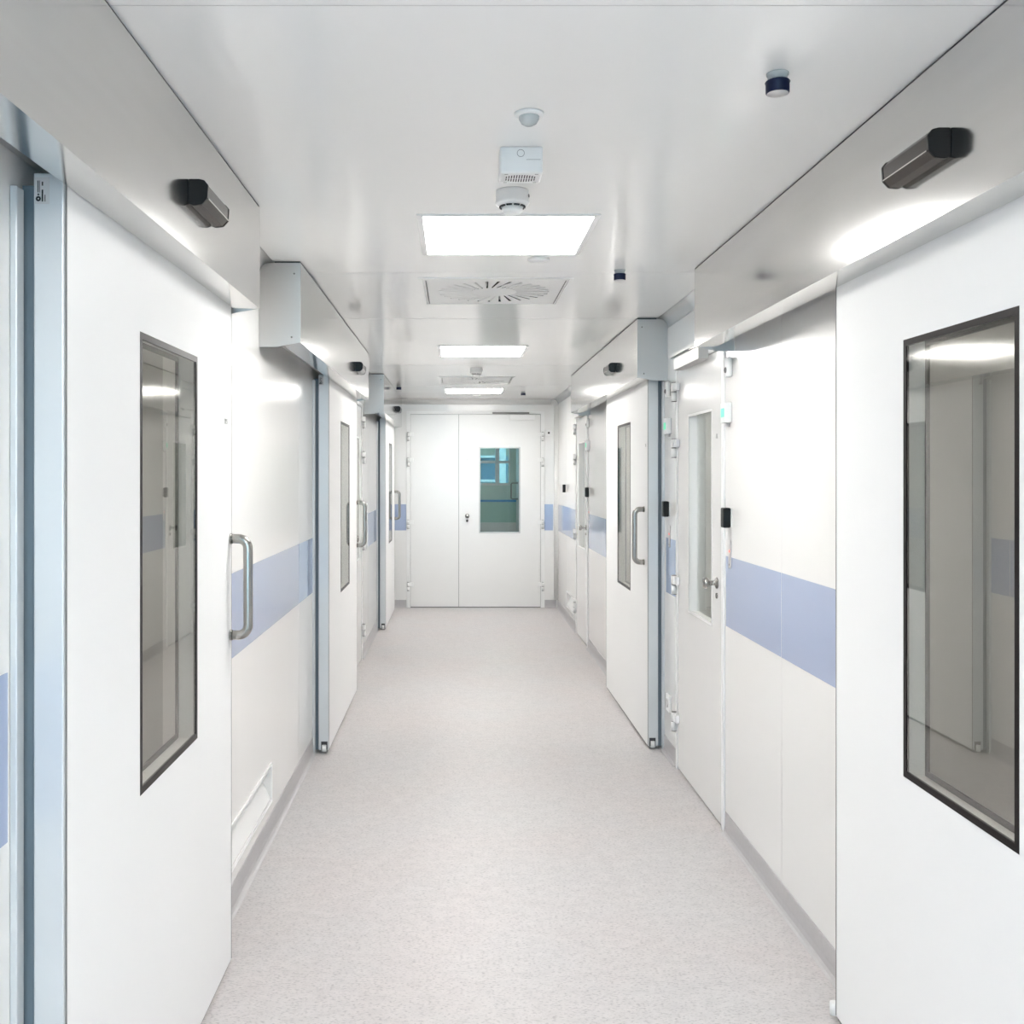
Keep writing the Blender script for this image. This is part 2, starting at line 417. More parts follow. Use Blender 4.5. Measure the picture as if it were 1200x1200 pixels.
# low air return grilles
def grille(fr, g, label):
    a, b, z0, z1 = g
    t = thing('return_air_grille', fr.p((a+b)/2, 0, z0), label, 'vent grille', 'low return air grilles')
    bm = BM(); w = 0.012
    for q in ((a-w, b+w, z1, z1+w), (a-w, b+w, z0-w, z0), (a-w, a, z0, z1), (b, b+w, z0, z1)):
        bx(bm, fr, q[0], q[1], 0.0003, 0.006, q[2], q[3])
    part('frame', bm, M['white_trim'], t)
    bm = BM(); e = 0.002
    prism(bm, fr, [(0.0, z0+e), (-0.003, z0+e), (-0.055, z1-0.02), (-0.052, z1-0.018)], a+e, b-e)
    part('sloping_deflector', bm, M['white'], t)
    bm = BM(); bx(bm, fr, a+e, b-e, -0.095, -0.09, z0+e, z1-e)
    part('back_plate', bm, M['grille_dark'], t)
    return t
grille(L, grL, 'long white low wall vent beyond the nearest left sliding door')
grille(R, grR, 'small distant white low wall vent on the right wall by the end door')

# ------------------------------------------------------------------ sliding doors
ordinal = {1: 'nearest white sliding door on the left with tall dark window and steel pull handle',
           2: 'second white sliding door on the left, standing under the second metal header box',
           3: 'farthest white sliding door on the left, beside the end double door',
           4: 'large white sliding door at the right edge with black-bordered window',
           5: 'farther white sliding door on the right with steel handle at its near edge'}
hlab = {1: 'long satin metal track header above the nearest left sliding door',
        2: 'satin metal track header box above the second left sliding door',
        3: 'smallest distant metal track header box on the left by the end wall',
        4: 'large satin metal track header above the right-edge sliding door',
        5: 'satin metal track header box above the farther right sliding door'}
slab_lab = {1: 'black motion sensor on the nearest left metal header', 2: 'black motion sensor on the second left metal header',
            3: 'tiny black motion sensor on the farthest left metal header', 4: 'large black motion sensor on the nearest right metal header',
            5: 'black motion sensor on the farther right metal header'}
DT = 0.055
def ring(bm, fr, a, b, z0, z1, w, d0, d1):
    for q in ((a, b, z1-w, z1), (a, b, z0, z0+w), (a, a+w, z0+w, z1-w), (b-w, b, z0+w, z1-w)):
        bx(bm, fr, q[0], q[1], d0, d1, q[2], q[3])
for fr, n, f, wn, wf, hu, hn, hf, k in SL:
    t = thing('door_%d' % k, fr.p((n+f)/2, DD-DT/2, 0.0), ordinal[k], 'sliding door', kind='structure')
    z0, z1, wz0, wz1 = 0.016, 2.03, 0.797, 1.81
    # leaf, its edge profiles outside
    bm = BM(); slab(bm, lambda u, v, tt: fr.p(u, DD+tt, v), (n+0.006, f-0.006), (z0, z1), [(wn, wf, wz0, wz1)], DT)
    part('door_leaf', bm, M['door'], t)
    for a, b in ((n-0.006, n+0.0055), (f-0.0055, f+0.002)):
        bm = BM(); bx(bm, fr, a, b, DD-DT, DD-0.0015, z0, z1, 0.003)
        part('edge_profile', bm, M['alu_edge'], t)
    nn = n if True else f
    for a, b in ((n+0.001, n+0.0052), (f-0.0052, f-0.001)):
        bm = BM(); bx(bm, fr, a, b, DD-0.0012, DD+0.0006, z0+0.001, z1)
        part('edge_seal', bm, M['seal'], t)
    bm = BM(); bx(bm, fr, n, f, DD-DT+0.004, DD-0.006, 0.002, 0.0155)
    part('bottom_seal', bm, M['seal'], t)
    for a, b in ((n+0.003, n+0.03), (f-0.03, f-0.003)):
        bm = BM(); bx(bm, fr, a, b, 0.006, DD-DT-0.0005, z0, z1-0.02)
        part('rear_seal', bm, M['rear'], t)
    # glazing: dark borders on both faces and two panes
    bm = BM(); ring(bm, fr, wn, wf, wz0, wz1, 0.0148, DD-0.006, DD+0.0008)
    part('window_border', bm, M['frit'], t)
    bm = BM(); ring(bm, fr, wn+0.001, wf-0.001, wz0+0.001, wz1-0.001, 0.012, DD-DT, DD-DT+0.006)
    part('rear_window_border', bm, M['frit'], t)
    bm = BM(); bx(bm, fr, wn+0.0149, wf-0.0149, DD-0.005, DD-0.0005, wz0+0.0149, wz1-0.0149)
    part('window_pane', bm, M['glass'], t)
    # pull handle
    pts = []; hz0, hz1, rr, out, r = 1.009, 1.302, 0.030, 0.055, 0.0145
    pts.append(fr.p(hu, DD+0.0005, hz1))
    for i in range(9):
        a = PI/2*i/8; pts.append(fr.p(hu, DD+out-rr+rr*math.sin(a), hz1-rr+rr*math.cos(a)))
    for i in range(9):
        a = PI/2*i/8; pts.append(fr.p(hu, DD+out-rr+rr*math.cos(a), hz0+rr-rr*math.sin(a)))
    pts.append(fr.p(hu, DD+0.0005, hz0))
    bm = BM(); tube(bm, pts, r, 22)
    hd = part('pull_handle', bm, M['steel'], t, 'brushed steel D-shaped pull handle')
    for z in (hz0, hz1):
        bm = BM(); cyl(bm, fr.p(hu, DD+0.0012, z), fr.p(hu, DD+0.006, z), 0.0165)
        part('handle_rose', bm, M['steel'], hd)
    # guide roller
    gu = n-0.014 if k != 4 else f+0.012
    bm = BM(); dm = DD-DT/2+0.004
    if k == 4: dm = DD
    cyl(bm, fr.p(gu, dm, 0.012), fr.p(gu, dm, 0.045), 0.0115, n=20)
    rl = part('guide_roller', bm, M['white'], t, 'small white floor guide roller')
    if k != 4:
        bm = BM(); bx(bm, fr, n-0.0075, n-0.0062, dm-0.017, dm+0.017, 0.018, 0.062)
        part('roller_notch', bm, M['dark_gap'], t)
    # number, too small to read with certainty
    if k in (1, 5):
        u = 3.01 if k == 1 else 5.50
        part('door_number', text_bm('18.5' if k == 1 else '20', 0.024, fr, u-0.03 if k == 1 else u, DD+0.0012, 1.655, flip=(fr is R)), M['grey_text'], t, 'pale grey door number')
    # sticker on the near edge
    if k in (1, 2):
        u = n-0.0064
        bm = BM(); bx(bm, fr, u-0.0006, u, DD-0.052, DD-0.026, 1.975, 2.022)
        st = part('label_sticker', bm, M['plate'], t, 'small pale maker sticker with dark print')
        bm = BM()
        bx(bm, fr, u-0.001, u-0.0007, DD-0.047, DD-0.0455, 1.995, 2.016)
        bx(bm, fr, u-0.001, u-0.0007, DD-0.044, DD-0.0430, 1.995, 2.016)
        bx(bm, fr, u-0.001, u-0.0007, DD-0.0395, DD-0.0370, 1.979, 2.000)
        bx(bm, fr, u-0.001, u-0.0007, DD-0.0395, DD-0.0370, 2.007, 2.014)
        bx(bm, fr, u-0.001, u-0.0007, DD-0.0345, DD-0.0330, 1.979, 1.991)
        lathe(bm, fr.p(u-0.0008, DD-0.0455, 1.984), [(0.0015, 0), (0.0048, 0), (0.0048, 0.0003), (0.0015, 0.0003)], axis=(0, -1, 0), n=8)
        bx(bm, fr, u-0.001, u-0.0007, DD-0.047, DD-0.0440, 1.990, 1.993)
        part('sticker_print', bm, M['black'], st)
    # fixed jamb strip on the wall
    bm = BM()
    bx(bm, fr, n-0.035, n-0.006, 0.0003, 0.013, 0.0003, 2.0, 0.002)
    bx(bm, fr, f+0.003, f+0.02, 0.0003, 0.006, 0.09, 2.0)
    struct('trim_%d' % (5+k), bm, M['alu_edge'], 'slim metal jamb strips framing the %s' % ordinal[k].replace(' with tall dark window and steel pull handle', ''), 'door jamb')
    # header box
    h = thing('door_track_header', fr.p((hn+hf)/2, HD/2, 2.0), hlab[k], 'door header', 'metal sliding door headers')
    zt, zb = ZC-0.007, 2.011
    # cover: front sheet with return flange at the bottom
    bm = BM()
    prism(bm, fr, [(HD, zt), (HD, zb), (DD+0.004, zb-0.004), (DD+0.004, zb), (HD-0.004, zb+0.004), (HD-0.004, zt-0.004), (0.05, zt-0.004), (0.05, zt)], hn+0.003, hf-0.003)
    part('cover', bm, M['alu'], h)
    prof = [(0.0008, zt-0.035), (0.008, zt-0.018), (0.02, zt-0.006), (0.035, zt), (HD-0.0008, zt), (HD-0.0008, zb+0.001), (DD+0.004, zb-0.012), (DD-0.01, zb-0.016), (0.0008, zb-0.016)]
    for u0, u1 in ((hn, hn+0.0029), (hf-0.0029, hf)):
        bm = BM(); prism(bm, fr, prof, u0, u1)
        ep = part('end_plate', bm, M['alu_end'], h)
        s = -1 if u0 == hn else 1; uu = u0 if s < 0 else u1
        for d, z in ((HD-0.025, zt-0.042), (HD-0.035, zb+0.022)):
            bm = BM(); cyl(bm, fr.p(uu, d, z), fr.p(uu+s*0.002, d, z), 0.0035, n=12)
            part('screw', bm, M['steel'], ep)
    bm = BM(); bx(bm, fr, hn+0.01, hf-0.01, 0.001, 0.028, 2.06, 2.15)
    part('track_rail', bm, M['alu_end'], h)
    # dark strip painted in as the shadow gap between header and ceiling
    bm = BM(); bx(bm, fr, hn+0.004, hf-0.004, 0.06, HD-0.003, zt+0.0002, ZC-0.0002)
    part('ceiling_gap_shade', bm, M['dark_gap'], h)
    # motion sensor
    su = {1: 2.275, 2: 5.99, 3: 9.93, 4: 1.937, 5: 6.045}[k]; sz0, sz1 = 2.112, 2.172
    s = thing('motion_sensor', fr.p(su+0.105, HD, sz0), slab_lab[k], 'sensor', 'black motion sensors on the headers')
    pr = [(HD+0.0005, sz0+0.004), (HD+0.010, sz0), (HD+0.030, sz0+0.002), (HD+0.043, sz0+0.016), (HD+0.045, sz1-0.014), (HD+0.036, sz1-0.003), (HD+0.024, sz1), (HD+0.0005, sz1)]
    for a, b in ((su, su+0.007), (su+0.208, su+0.215)):
        bm = BM(); prism(bm, fr, pr, a, b); bmesh.ops.bevel(bm, geom=list(bm.edges), offset=0.001, segments=1, affect='EDGES')
        part('end_cap', bm, M['black'], s)
    bm = BM(); prism(bm, fr, [(HD+0.0005 if i in (0, 7) else HD+(d-HD)*0.97, sz0+(z-sz0)*0.97+0.0009) for i, (d, z) in enumerate(pr)], su+0.007, su+0.208)
    bd = part('smoked_lens_body', bm, M['sensor'], s)
    bm = BM(); bx(bm, fr, su+0.008, su+0.207, HD+0.0425, HD+0.0446, sz0+0.0155, sz0+0.018)
    part('lens_seam', bm, M['alu'], bd)

# ------------------------------------------------------------------ hinges and wing doors
def hinge(fr, u, z, parent, s=-1, w=0.036):
    # u: barrel centre; s: direction of the leaf along u
    r = 0.0145; dc = 0.020
    bm = BM()
    cyl(bm, fr.p(u, dc, z+0.003), fr.p(u, dc, z+0.045), r, n=20)
    bx(bm, fr, u+s*0.008, u+s*w, dc-0.002, dc+0.011, z+0.004, z+0.044, 0.002)
    bx(bm, fr, u+s*w*0.8, u+s*w*1.9, 0.006, dc+0.004, z+0.004, z+0.044, 0.002)
    cyl(bm, fr.p(u, dc, z-0.046), fr.p(u, dc, z-0.002), r*0.95, n=20)
    bx(bm, fr, u-s*0.020, u, 0.0012, dc-0.006, z-0.044, z-0.004, 0.001)
    h = part('hinge', bm, M['white'], parent, 'white barrel hinge')
    bm = BM()
    cyl(bm, fr.p(u, dc, z+0.0455), fr.p(u, dc, z+0.049), r*0.9, n=20)
    cyl(bm, fr.p(u, dc, z-0.0017), fr.p(u, dc, z+0.0027), r*0.92, n=20)
    cyl(bm, fr.p(u, dc, z-0.050), fr.p(u, dc, z-0.0465), r*0.9, n=20)
    part('hinge_washer', bm, M['seal'], h)
HZ = (1.915, 1.630, 0.935, 0.240)
def knob(fr, u, z, parent, d0=0.005):
    bm = BM()
    n = tuple(fr.n)
    lathe(bm, fr.p(u, d0, z), [(0, 0), (0.024, 0), (0.025, 0.003), (0.023, 0.006), (0.0105, 0.007), (0.0100, 0.034), (0.016, 0.038), (0.0235, 0.046), (0.0245, 0.054), (0.019, 0.061), (0, 0.063)], axis=n, n=32)
    kn = part('door_knob', bm, M['steel'], parent, 'polished steel knob')
    bm = BM(); lathe(bm, fr.p(u, d0, z-0.055), [(0, 0), (0.012, 0), (0.013, 0.003), (0.011, 0.006), (0, 0.007)], axis=n, n=24)
    part('key_rose', bm, M['steel'], kn)
def closer(fr, u0, u1, z, s, parent):
    bm = BM(); bx(bm, fr, u0, u1, 0.006, 0.052, z, z+0.058, 0.002)
    c = part('door_closer', bm, M['alu_end'], parent, 'light metal door closer')
    bm = BM(); bx(bm, fr, u0-0.12 if s > 0 else u0+0.06, u1-0.10 if s > 0 else u1+0.20, 0.012, 0.030, z+0.082, z+0.098, 0.001)
    part('slide_rail', bm, M['alu_end'], c)
    bm = BM(); um = (u0+u1)/2
    cyl(bm, fr.p(um, 0.03, z+0.0585), fr.p(um, 0.03, z+0.070), 0.008)
    bx(bm, fr, um-0.11, um+0.01, 0.022, 0.036, z+0.0695, z+0.076)
    part('closer_arm', bm, M['steel'], c)
wlab = {6: 'white wing door on the right with clear upright window and four barrel hinges',
        7: 'distant white wing door on the right near the end wall',
        8: 'white hinged door on the left, mostly hidden behind the second sliding door'}
for fr, n, f, k in WG:
    t = thing('door_%d' % k, fr.p((n+f)/2, -0.02, 0.0), wlab[k], 'hinged door', kind='structure')
    wn, wf, z0w, z1w = n+0.165, f-0.235 if k == 6 else f-0.2, 0.834, 1.782
    bm = BM(); slab(bm, lambda u, v, tt: fr.p(u, 0.004+tt, v), (n+0.003, f-0.003), (0.012, 2.026), [(wn, wf, z0w, z1w)], 0.05)
    part('door_leaf', bm, M['leaf'], t)
    bm = BM(); ring(bm, fr, wn-0.003, wf+0.003, z0w-0.003, z1w+0.003, 0.0115, 0.0042, 0.0062)
    part('window_frame', bm, M['white_trim'], t)
    bm = BM(); bx(bm, fr, wn+0.001, wf-0.001, -0.042, -0.036, z0w+0.001, z1w-0.001)
    part('window_pane', bm, M['glass_clear'], t)
    bm = BM()
    for q in ((n-0.035, n-0.001, 0.0003, 2.062), (f+0.001, f+0.035, 0.0003, 2.062), (n-0.001, f+0.001, 2.031, 2.062)):
        bx(bm, fr, q[0], q[1], 0.0004, 0.0085, q[2], q[3], 0.0015)
    part('door_frame', bm, M['white_trim'], t)
    bm = BM()
    bx(bm, fr, n-0.0008, n+0.0025, -0.03, 0.001, 0.01, 2.03); bx(bm, fr, f-0.0025, f+0.0008, -0.03, 0.001, 0.01, 2.03)
    bx(bm, fr, n+0.003, f-0.003, -0.04, -0.002, 0.001, 0.0115)
    part('door_seal', bm, M['seal'], t)
    for z in HZ: hinge(fr, f+0.022, z, t, -1)
    knob(fr, n+0.075, 1.03, t)
    if k in (6, 7):
        closer(fr, n+0.22, f-0.12 if k == 6 else f-0.2, 2.035-0.085+0.06, -1, t)
    if k == 6:
        part('door_number', text_bm('18', 0.03, fr, 4.30, 0.0052, 1.66, flip=True), M['grey_text'], t, 'pale grey door number')

# ------------------------------------------------------------------ end double door
t = thing('door_9', E.p((EO[0]+EO[1])/2, -0.02, 0), 'white double door closing the corridor, one leaf wider with a window', 'double door', kind='structure')
def ex(px): return (px-CX)/F*YE
def ez(py): return EYE - (py-CY)/F*YE
xm = ex(537.6)
ww = (ex(562.8), ex(608.4), ez(623.5), ez(525.3))
bm = BM(); slab(bm, lambda u, v, tt: E.p(u, 0.006+tt, v), (EO[0]+0.003, xm-0.0025), (0.012, ZD-0.004), [], 0.05)
part('door_leaf', bm, M['leaf'], t, 'narrow plain left leaf')
bm = BM(); slab(bm, lambda u, v, tt: E.p(u, 0.006+tt, v), (xm+0.0025, EO[1]-0.003), (0.012, ZD-0.004), [ww], 0.05)
lf = part('door_leaf', bm, M['leaf'], t, 'wider right leaf with window')
bm = BM(); ring(bm, E, ww[0]-0.014, ww[1]+0.014, ww[2]-0.014, ww[3]+0.014, 0.0145, 0.0063, 0.012)
part('window_frame', bm, M['alu_end'], t, 'light grey metal window frame')
bm = BM(); bx(bm, E, ww[0]+0.001, ww[1]-0.001, -0.018, -0.012, ww[2]+0.001, ww[3]-0.001)
part('window_pane', bm, M['glass_teal'], t, 'greenish glass pane')
bm = BM()
for q in ((EO[0]-0.042, EO[0]-0.001, 0.0003, ZD+0.032), (EO[1]+0.001, EO[1]+0.042, 0.0003, ZD+0.032), (EO[0]-0.001, EO[1]+0.001, ZD+0.001, ZD+0.032)):
    bx(bm, E, q[0], q[1], 0.0004, 0.010, q[2], q[3], 0.0015)
part('door_frame', bm, M['white_trim'], t)
bm = BM()
bx(bm, E, EO[0]-0.0005, EO[0]+0.0026, -0.04, 0.0, 0.01, ZD); bx(bm, E, EO[1]-0.0026, EO[1]+0.0005, -0.04, 0.0, 0.01, ZD)
bx(bm, E, xm-0.0022, xm+0.0022, -0.04, 0.0, 0.01, ZD); bx(bm, E, EO[0], EO[1], -0.04, 0.0, ZD-0.0035, ZD-0.0005)
bx(bm, E, EO[0]+0.003, EO[1]-0.003, -0.04, 0.0, 0.001, 0.0115)
part('door_seal', bm, M['seal'], t)
for z in HZ:
    hinge(E, EO[0]-0.022, z, t, 1, 0.03); hinge(E, EO[1]+0.022, z, t, -1, 0.03)
knob(E, ex(547.5), ez(604.5), t, 0.0063)
bm = BM(); bx(bm, E, ex(597.5), ex(626.5), 0.0065, 0.055, ez(492.3), ez(486.2), 0.002)
c = part('door_closer', bm, M['white'], t, 'white door closer box')
bm = BM(); bx(bm, E, ex(577), ex(620), 0.0105, 0.032, ez(485.0), ez(483.2), 0.001)
part('slide_rail', bm, M['seal'], c)
part('door_number', text_bm('18.11', 0.03, E, ex(548.3), 0.0072, ez(539)), M['grey_text'], t, 'pale grey door number')

# small wall plate right of the end door
t = thing('call_sensor', E.p(ex(643), 0.0, ez(511)), 'small white square wall plate with dark round lens, right of the end door', 'sensor')
bm = BM(); bx(bm, E, ex(639.3), ex(646.3), 0.0004, 0.012, ez(511), ez(503.5), 0.003)
part('plate', bm, M['white'], t)
bm = BM(); lathe(bm, E.p(ex(643), 0.0122, ez(507.3)), [(0, 0), (0.012, 0), (0.011, 0.004), (0.006, 0.006), (0, 0.006)], axis=(0, -1, 0), n=24)
part('lens', bm, M['grille_dark'], t)

# ------------------------------------------------------------------ wall devices on the right wall
def reader(u, where, z=1.278):
    t = thing('card_reader', R.p(u, 0, z), 'black upright card reader, ' + where, 'card reader', 'black card readers')
    bm = BM(); bx(bm, R, u-0.024, u+0.024, 0.006, 0.037, z, z+0.082, 0.006, 3)
    part('housing', bm, M['black'], t)
    bm = BM(); bx(bm, R, u-0.021, u+0.021, 0.0004, 0.0059, z+0.004, z+0.078)
    part('back_plate', bm, M['white'], t)
reader(4.095, 'nearest one, between wing door and right blue band')
reader(5.285, 'beside the farther sliding door frame', 1.272)
reader(8.50, 'just before the distant wing door', 1.300)
reader(10.33, 'farthest one, closest to the end wall', 1.305)
def switch(u, where, w=0.036, z0=1.112, z1=1.226):
    t = thing('key_switch', R.p(u, 0, z0), 'flat upright metal key switch plate ' + where, 'switch', 'key switch plates')
    bm = BM(); bx(bm, R, u-w/2, u+w/2, 0.0018, 0.0045, z0, z1, 0.001)
    part('plate', bm, M['plate'], t)
    bm = BM(); cyl(bm, R.p(u, 0.0046, (z0+z1)/2+0.012), R.p(u, 0.0062, (z0+z1)/2+0.012), 0.005)
    part('indicator', bm, M['red_led'], t, 'small red indicator')
    bm = BM(); cyl(bm, R.p(u, 0.0046, z0+0.014), R.p(u, 0.0056, z0+0.014), 0.004)
    part('key_hole', bm, M['grille_dark'], t)
switch(4.10, 'overlapping the nearest right blue band')
switch(5.27, 'below the reader beside the farther right sliding door')
switch(8.50, 'below the reader by the distant wing door', 0.04, 1.10, 1.22)
def monitor(u, where, z=1.708):
    t = thing('status_display', R.p(u, 0, z), 'small white wall box with green indicator, ' + where, 'display', 'white status boxes')
    bm = BM(); bx(bm, R, u-0.034, u+0.034, 0.0004, 0.030, z, z+0.084, 0.004, 3)
    part('housing', bm, M['white'], t)
    bm = BM(); bx(bm, R, u-0.024, u+0.020, 0.0305, 0.0325, z+0.024, z+0.060, 0.0008)
    part('green_indicator', bm, M['green_led'], t)
    bm = BM(); cyl(bm, R.p(u-0.005, 0.004, z-0.006), R.p(u-0.005, 0.022, z-0.006), 0.009, n=16)
    part('underside_button', bm, M['plate'], t)
monitor(4.11, 'above the nearest right card reader')
monitor(5.26, 'beside the farther right sliding door')
monitor(8.50, 'high by the distant wing door', 1.70)
def detector(u, z, where):
    t = thing('wall_detector', R.p(u, 0, z-0.04), 'small rounded wall detector, ' + where, 'detector', 'rounded wall detectors')
    bm = BM(); bx(bm, R, u-0.022, u+0.022, 0.0004, 0.024, z-0.042, z+0.042, 0.010, 4)
    part('housing', bm, M['white'], t)
    bm = BM(); lathe(bm, R.p(u-0.002, 0.0245, z-0.012), [(0, 0), (0.012, 0), (0.011, 0.004), (0.005, 0.007), (0, 0.0075)], axis=(-1, 0, 0), n=20)
    part('lens', bm, M['seal'], t)
detector(4.085, 1.935, 'just below the near header end')
detector(5.27, 1.945, 'above the green indicator beside the farther sliding door')
detector(8.52, 1.93, 'above the distant wing door reader')
t = thing('wall_socket', R.p(5.27, 0, 0.245), 'small white wall socket low beside the farther right sliding door', 'socket')
bm = BM(); bx(bm, R, 5.228, 5.312, 0.0004, 0.014, 0.245, 0.335, 0.004)
part('plate', bm, M['white'], t)
bm = BM(); lathe(bm, R.p(5.27, 0.0142, 0.29), [(0.012, 0), (0.024, 0), (0.024, 0.003), (0.012, 0.001)], axis=(-1, 0, 0), n=24)
part('socket_ring', bm, M['plate'], t)
# left far switch near the hidden hinged door
t = thing('light_switch', L.p(8.45, 0, 1.16), 'small pale switch on the left wall before the farthest sliding door', 'switch')
bm = BM(); bx(bm, L, 8.41, 8.49, 0.0004, 0.010, 1.17, 1.25, 0.003)
part('plate', bm, M['white'], t)
bm = BM(); bx(bm, L, 8.425, 8.475, 0.0102, 0.0135, 1.185, 1.235, 0.001)
part('rocker', bm, M['plate'], t)

# ------------------------------------------------------------------ ceiling lights and swirl vents
for i, (cx, cy, lab) in enumerate(LIGHTS+LIGHTS_OUT):
    t = thing('ceiling_light', (cx, cy, ZC-0.006), lab, 'ceiling light', 'square flush ceiling lights')
    bm = BM()
    for q in ((cy-0.295, cy+0.295, cx-0.295, cx-0.276), (cy-0.295, cy+0.295, cx+0.276, cx+0.295), (cy-0.295, cy-0.276, cx-0.276, cx+0.276), (cy+0.276, cy+0.295, cx-0.276, cx+0.276)):
        bx(bm, W, q[0], q[1], q[2], q[3], ZC-0.005, ZC-0.0004)
    part('frame', bm, M['white_trim'], t)
    bm = BM(); bx(bm, W, cy-0.2755, cy+0.2755, cx-0.2755, cx+0.2755, ZC-0.004, ZC-0.001)
    part('light_diffuser', bm, M['panel_light'] if i < 3 else M['panel_light_near'], t)

for i, (cx, cy) in enumerate(DIFF):
    t = thing('swirl_vent', (cx, cy, ZC-0.008), ['nearer square ceiling vent with round swirl of slots behind the first light', 'farther square ceiling vent with round swirl of slots before the last light'][i], 'ceiling vent', 'square swirl ceiling vents')
    zf = ZC-0.0025
    N = 30
    bm = BM(); slab(bm, lambda u, v, tt: Vector((v, u, zf-tt)), (cy-0.31, cy+0.31), (cx-0.31, cx+0.31), [], 0.0006)
    face = part('face_plate', bm, M['white'], t)
    cb = BM()
    for k in range(N):
        a = 2*PI*k/N
        rad = Vector((math.cos(a), math.sin(a), 0)); tan = Vector((-math.sin(a), math.cos(a), 0))
        dirv = (rad + tan*0.28).normalized(); nv = Vector((-dirv.y, dirv.x, 0))
        p0 = Vector((cx, cy, 0)) + rad*0.105; p1 = p0 + dirv*0.150
        c8 = [p0-nv*0.0035, p0+nv*0.0035, p1+nv*0.0062, p1-nv*0.0062]
        A = [cb.verts.new((p.x, p.y, zf-0.01)) for p in c8]; B = [cb.verts.new((p.x, p.y, zf+0.01)) for p in c8]
        fs = [cb.faces.new(A), cb.faces.new(B)] + [cb.faces.new((A[j], A[(j+1) % 4], B[(j+1) % 4], B[j])) for j in range(4)]
        bmesh.ops.recalc_face_normals(cb, faces=fs)
    cm = bpy.data.meshes.new('cut'); cb.to_mesh(cm); cb.free()
    co = bpy.data.objects.new('cut', cm); COL.objects.link(co)
    md = face.modifiers.new('slots', 'BOOLEAN'); md.object = co; md.operation = 'DIFFERENCE'; md.solver = 'EXACT'
    bpy.context.view_layer.update()
    dg = bpy.context.evaluated_depsgraph_get()
    nm = bpy.data.meshes.new_from_object(face.evaluated_get(dg))
    face.modifiers.clear(); old = face.data; face.data = nm; bpy.data.meshes.remove(old)
    if not face.data.materials: face.data.materials.append(M['white'])
    bpy.data.objects.remove(co); bpy.data.meshes.remove(cm)
    # tilted blades behind the slots
    bm = BM()
    for k in range(N):
        a = 2*PI*k/N
        rad = Vector((math.cos(a), math.sin(a), 0)); tan = Vector((-math.sin(a), math.cos(a), 0))
        dirv = (rad + tan*0.28).normalized(); nv = Vector((-dirv.y, dirv.x, 0))
        p0 = Vector((cx, cy, 0)) + rad*0.105; p1 = p0 + dirv*0.150
        up = Vector((0, 0, 0.012))
        za = Vector((0, 0, zf+0.0008))
        q = [p0-nv*0.0037+za, p1-nv*0.0065+za, p1+nv*0.0015+za+up, p0+nv*0.0005+za+up]
        th = Vector((0, 0, 0.0012))
        A = [bm.verts.new(p) for p in q]; B = [bm.verts.new(p+th) for p in q]
        fs = [bm.faces.new(A), bm.faces.new(B)] + [bm.faces.new((A[j], A[(j+1) % 4], B[(j+1) % 4], B[j])) for j in range(4)]
        bmesh.ops.recalc_face_normals(bm, faces=fs)
    part('swirl_blades', bm, M['white'], t)
    bm = BM()
    for q in ((cy-0.325, cy+0.325, cx-0.330, cx-0.314), (cy-0.325, cy+0.325, cx+0.314, cx+0.330), (cy-0.325, cy-0.312, cx-0.314, cx+0.314), (cy+0.312, cy+0.325, cx-0.314, cx+0.314)):
        bx(bm, W, q[0], q[1], q[2], q[3], ZC-0.0035, ZC-0.0004)
    part('frame', bm, M['ceil'], t)
    for s in (-1, 1):
        bm = BM(); bx(bm, W, cy-0.29, cy+0.29, cx+s*0.300-0.002, cx+s*0.300+0.002, zf-0.0036, zf-0.0028)
        part('edge_gap', bm, M['dark_gap'], t)
    bm = BM()
    bx(bm, W, cy-0.283, cy+0.283, cx-0.283, cx+0.283, ZC+0.16, ZC+0.165)
    for q in ((cy-0.283, cy+0.283, cx-0.283, cx-0.280), (cy-0.283, cy+0.283, cx+0.280, cx+0.283), (cy-0.283, cy-0.280, cx-0.28, cx+0.28), (cy+0.280, cy+0.283, cx-0.28, cx+0.28)):
        bx(bm, W, q[0], q[1], q[2], q[3], zf+0.002, ZC+0.16)
    part('air_box', bm, M['grille_dark'], t)

# motion detector dome
c = (0.164, 2.30, ZC)
t = thing('ceiling_motion_detector', c, 'small white round ceiling detector with grey dome, nearest the camera', 'detector')
bm = BM(); lathe(bm, c, [(0, -0.0005), (0.034, -0.0005), (0.033, -0.005), (0.026, -0.008), (0, -0.0082)], n=40)
part('flange', bm, M['white'], t)
bm = BM(); lathe(bm, c, [(0.0235, -0.0083), (0.023, -0.014), (0.018, -0.023), (0.010, -0.028), (0, -0.029)], n=40)
part('grey_dome', bm, M['lensgrey'], t)

# alarm sounder box
sx0, sx1, sy0, sy1, sz = 0.107, 0.216, 2.53, 2.625, ZC-0.068
t = thing('ceiling_alarm_sounder', ((sx0+sx1)/2, (sy0+sy1)/2, sz), 'pale boxy alarm sounder on the ceiling with slotted underside', 'alarm sounder')
bm = BM(); bx(bm, W, sy0, sy1, sx0, sx1, sz, ZC+0.0003, 0.006, 3)
part('housing', bm, M['white'], t)
bm = BM(); lathe(bm, ((sx0+sx1)/2-0.002, sy0-0.0002, ZC-0.018), [(0.0095, 0), (0.0095, 0.0008), (0.0085, 0.0008), (0.0085, 0)], axis=(0, -1, 0), n=32)
bx(bm, W, sy0-0.0008, sy0-0.0001, (sx0+sx1)/2+0.012, sx1-0.006, ZC-0.0345, ZC-0.0337)
part('ring_mark', bm, M['seal'], t)
bm = BM()
for k in range(12):
    x = (sx0+sx1)/2 - 0.038 + 0.0066*k; h = math.sqrt(max(0, 1-((k-5.5)/6.4)**2))
    ym = (sy0+sy1)/2
    for s in (-1, 1):
        y0_, y1_ = sorted((ym+s*0.003, ym+s*(0.003+0.026*h)))
        bx(bm, W, y0_, y1_, x, x+0.0028, sz-0.0006, sz+0.0003)
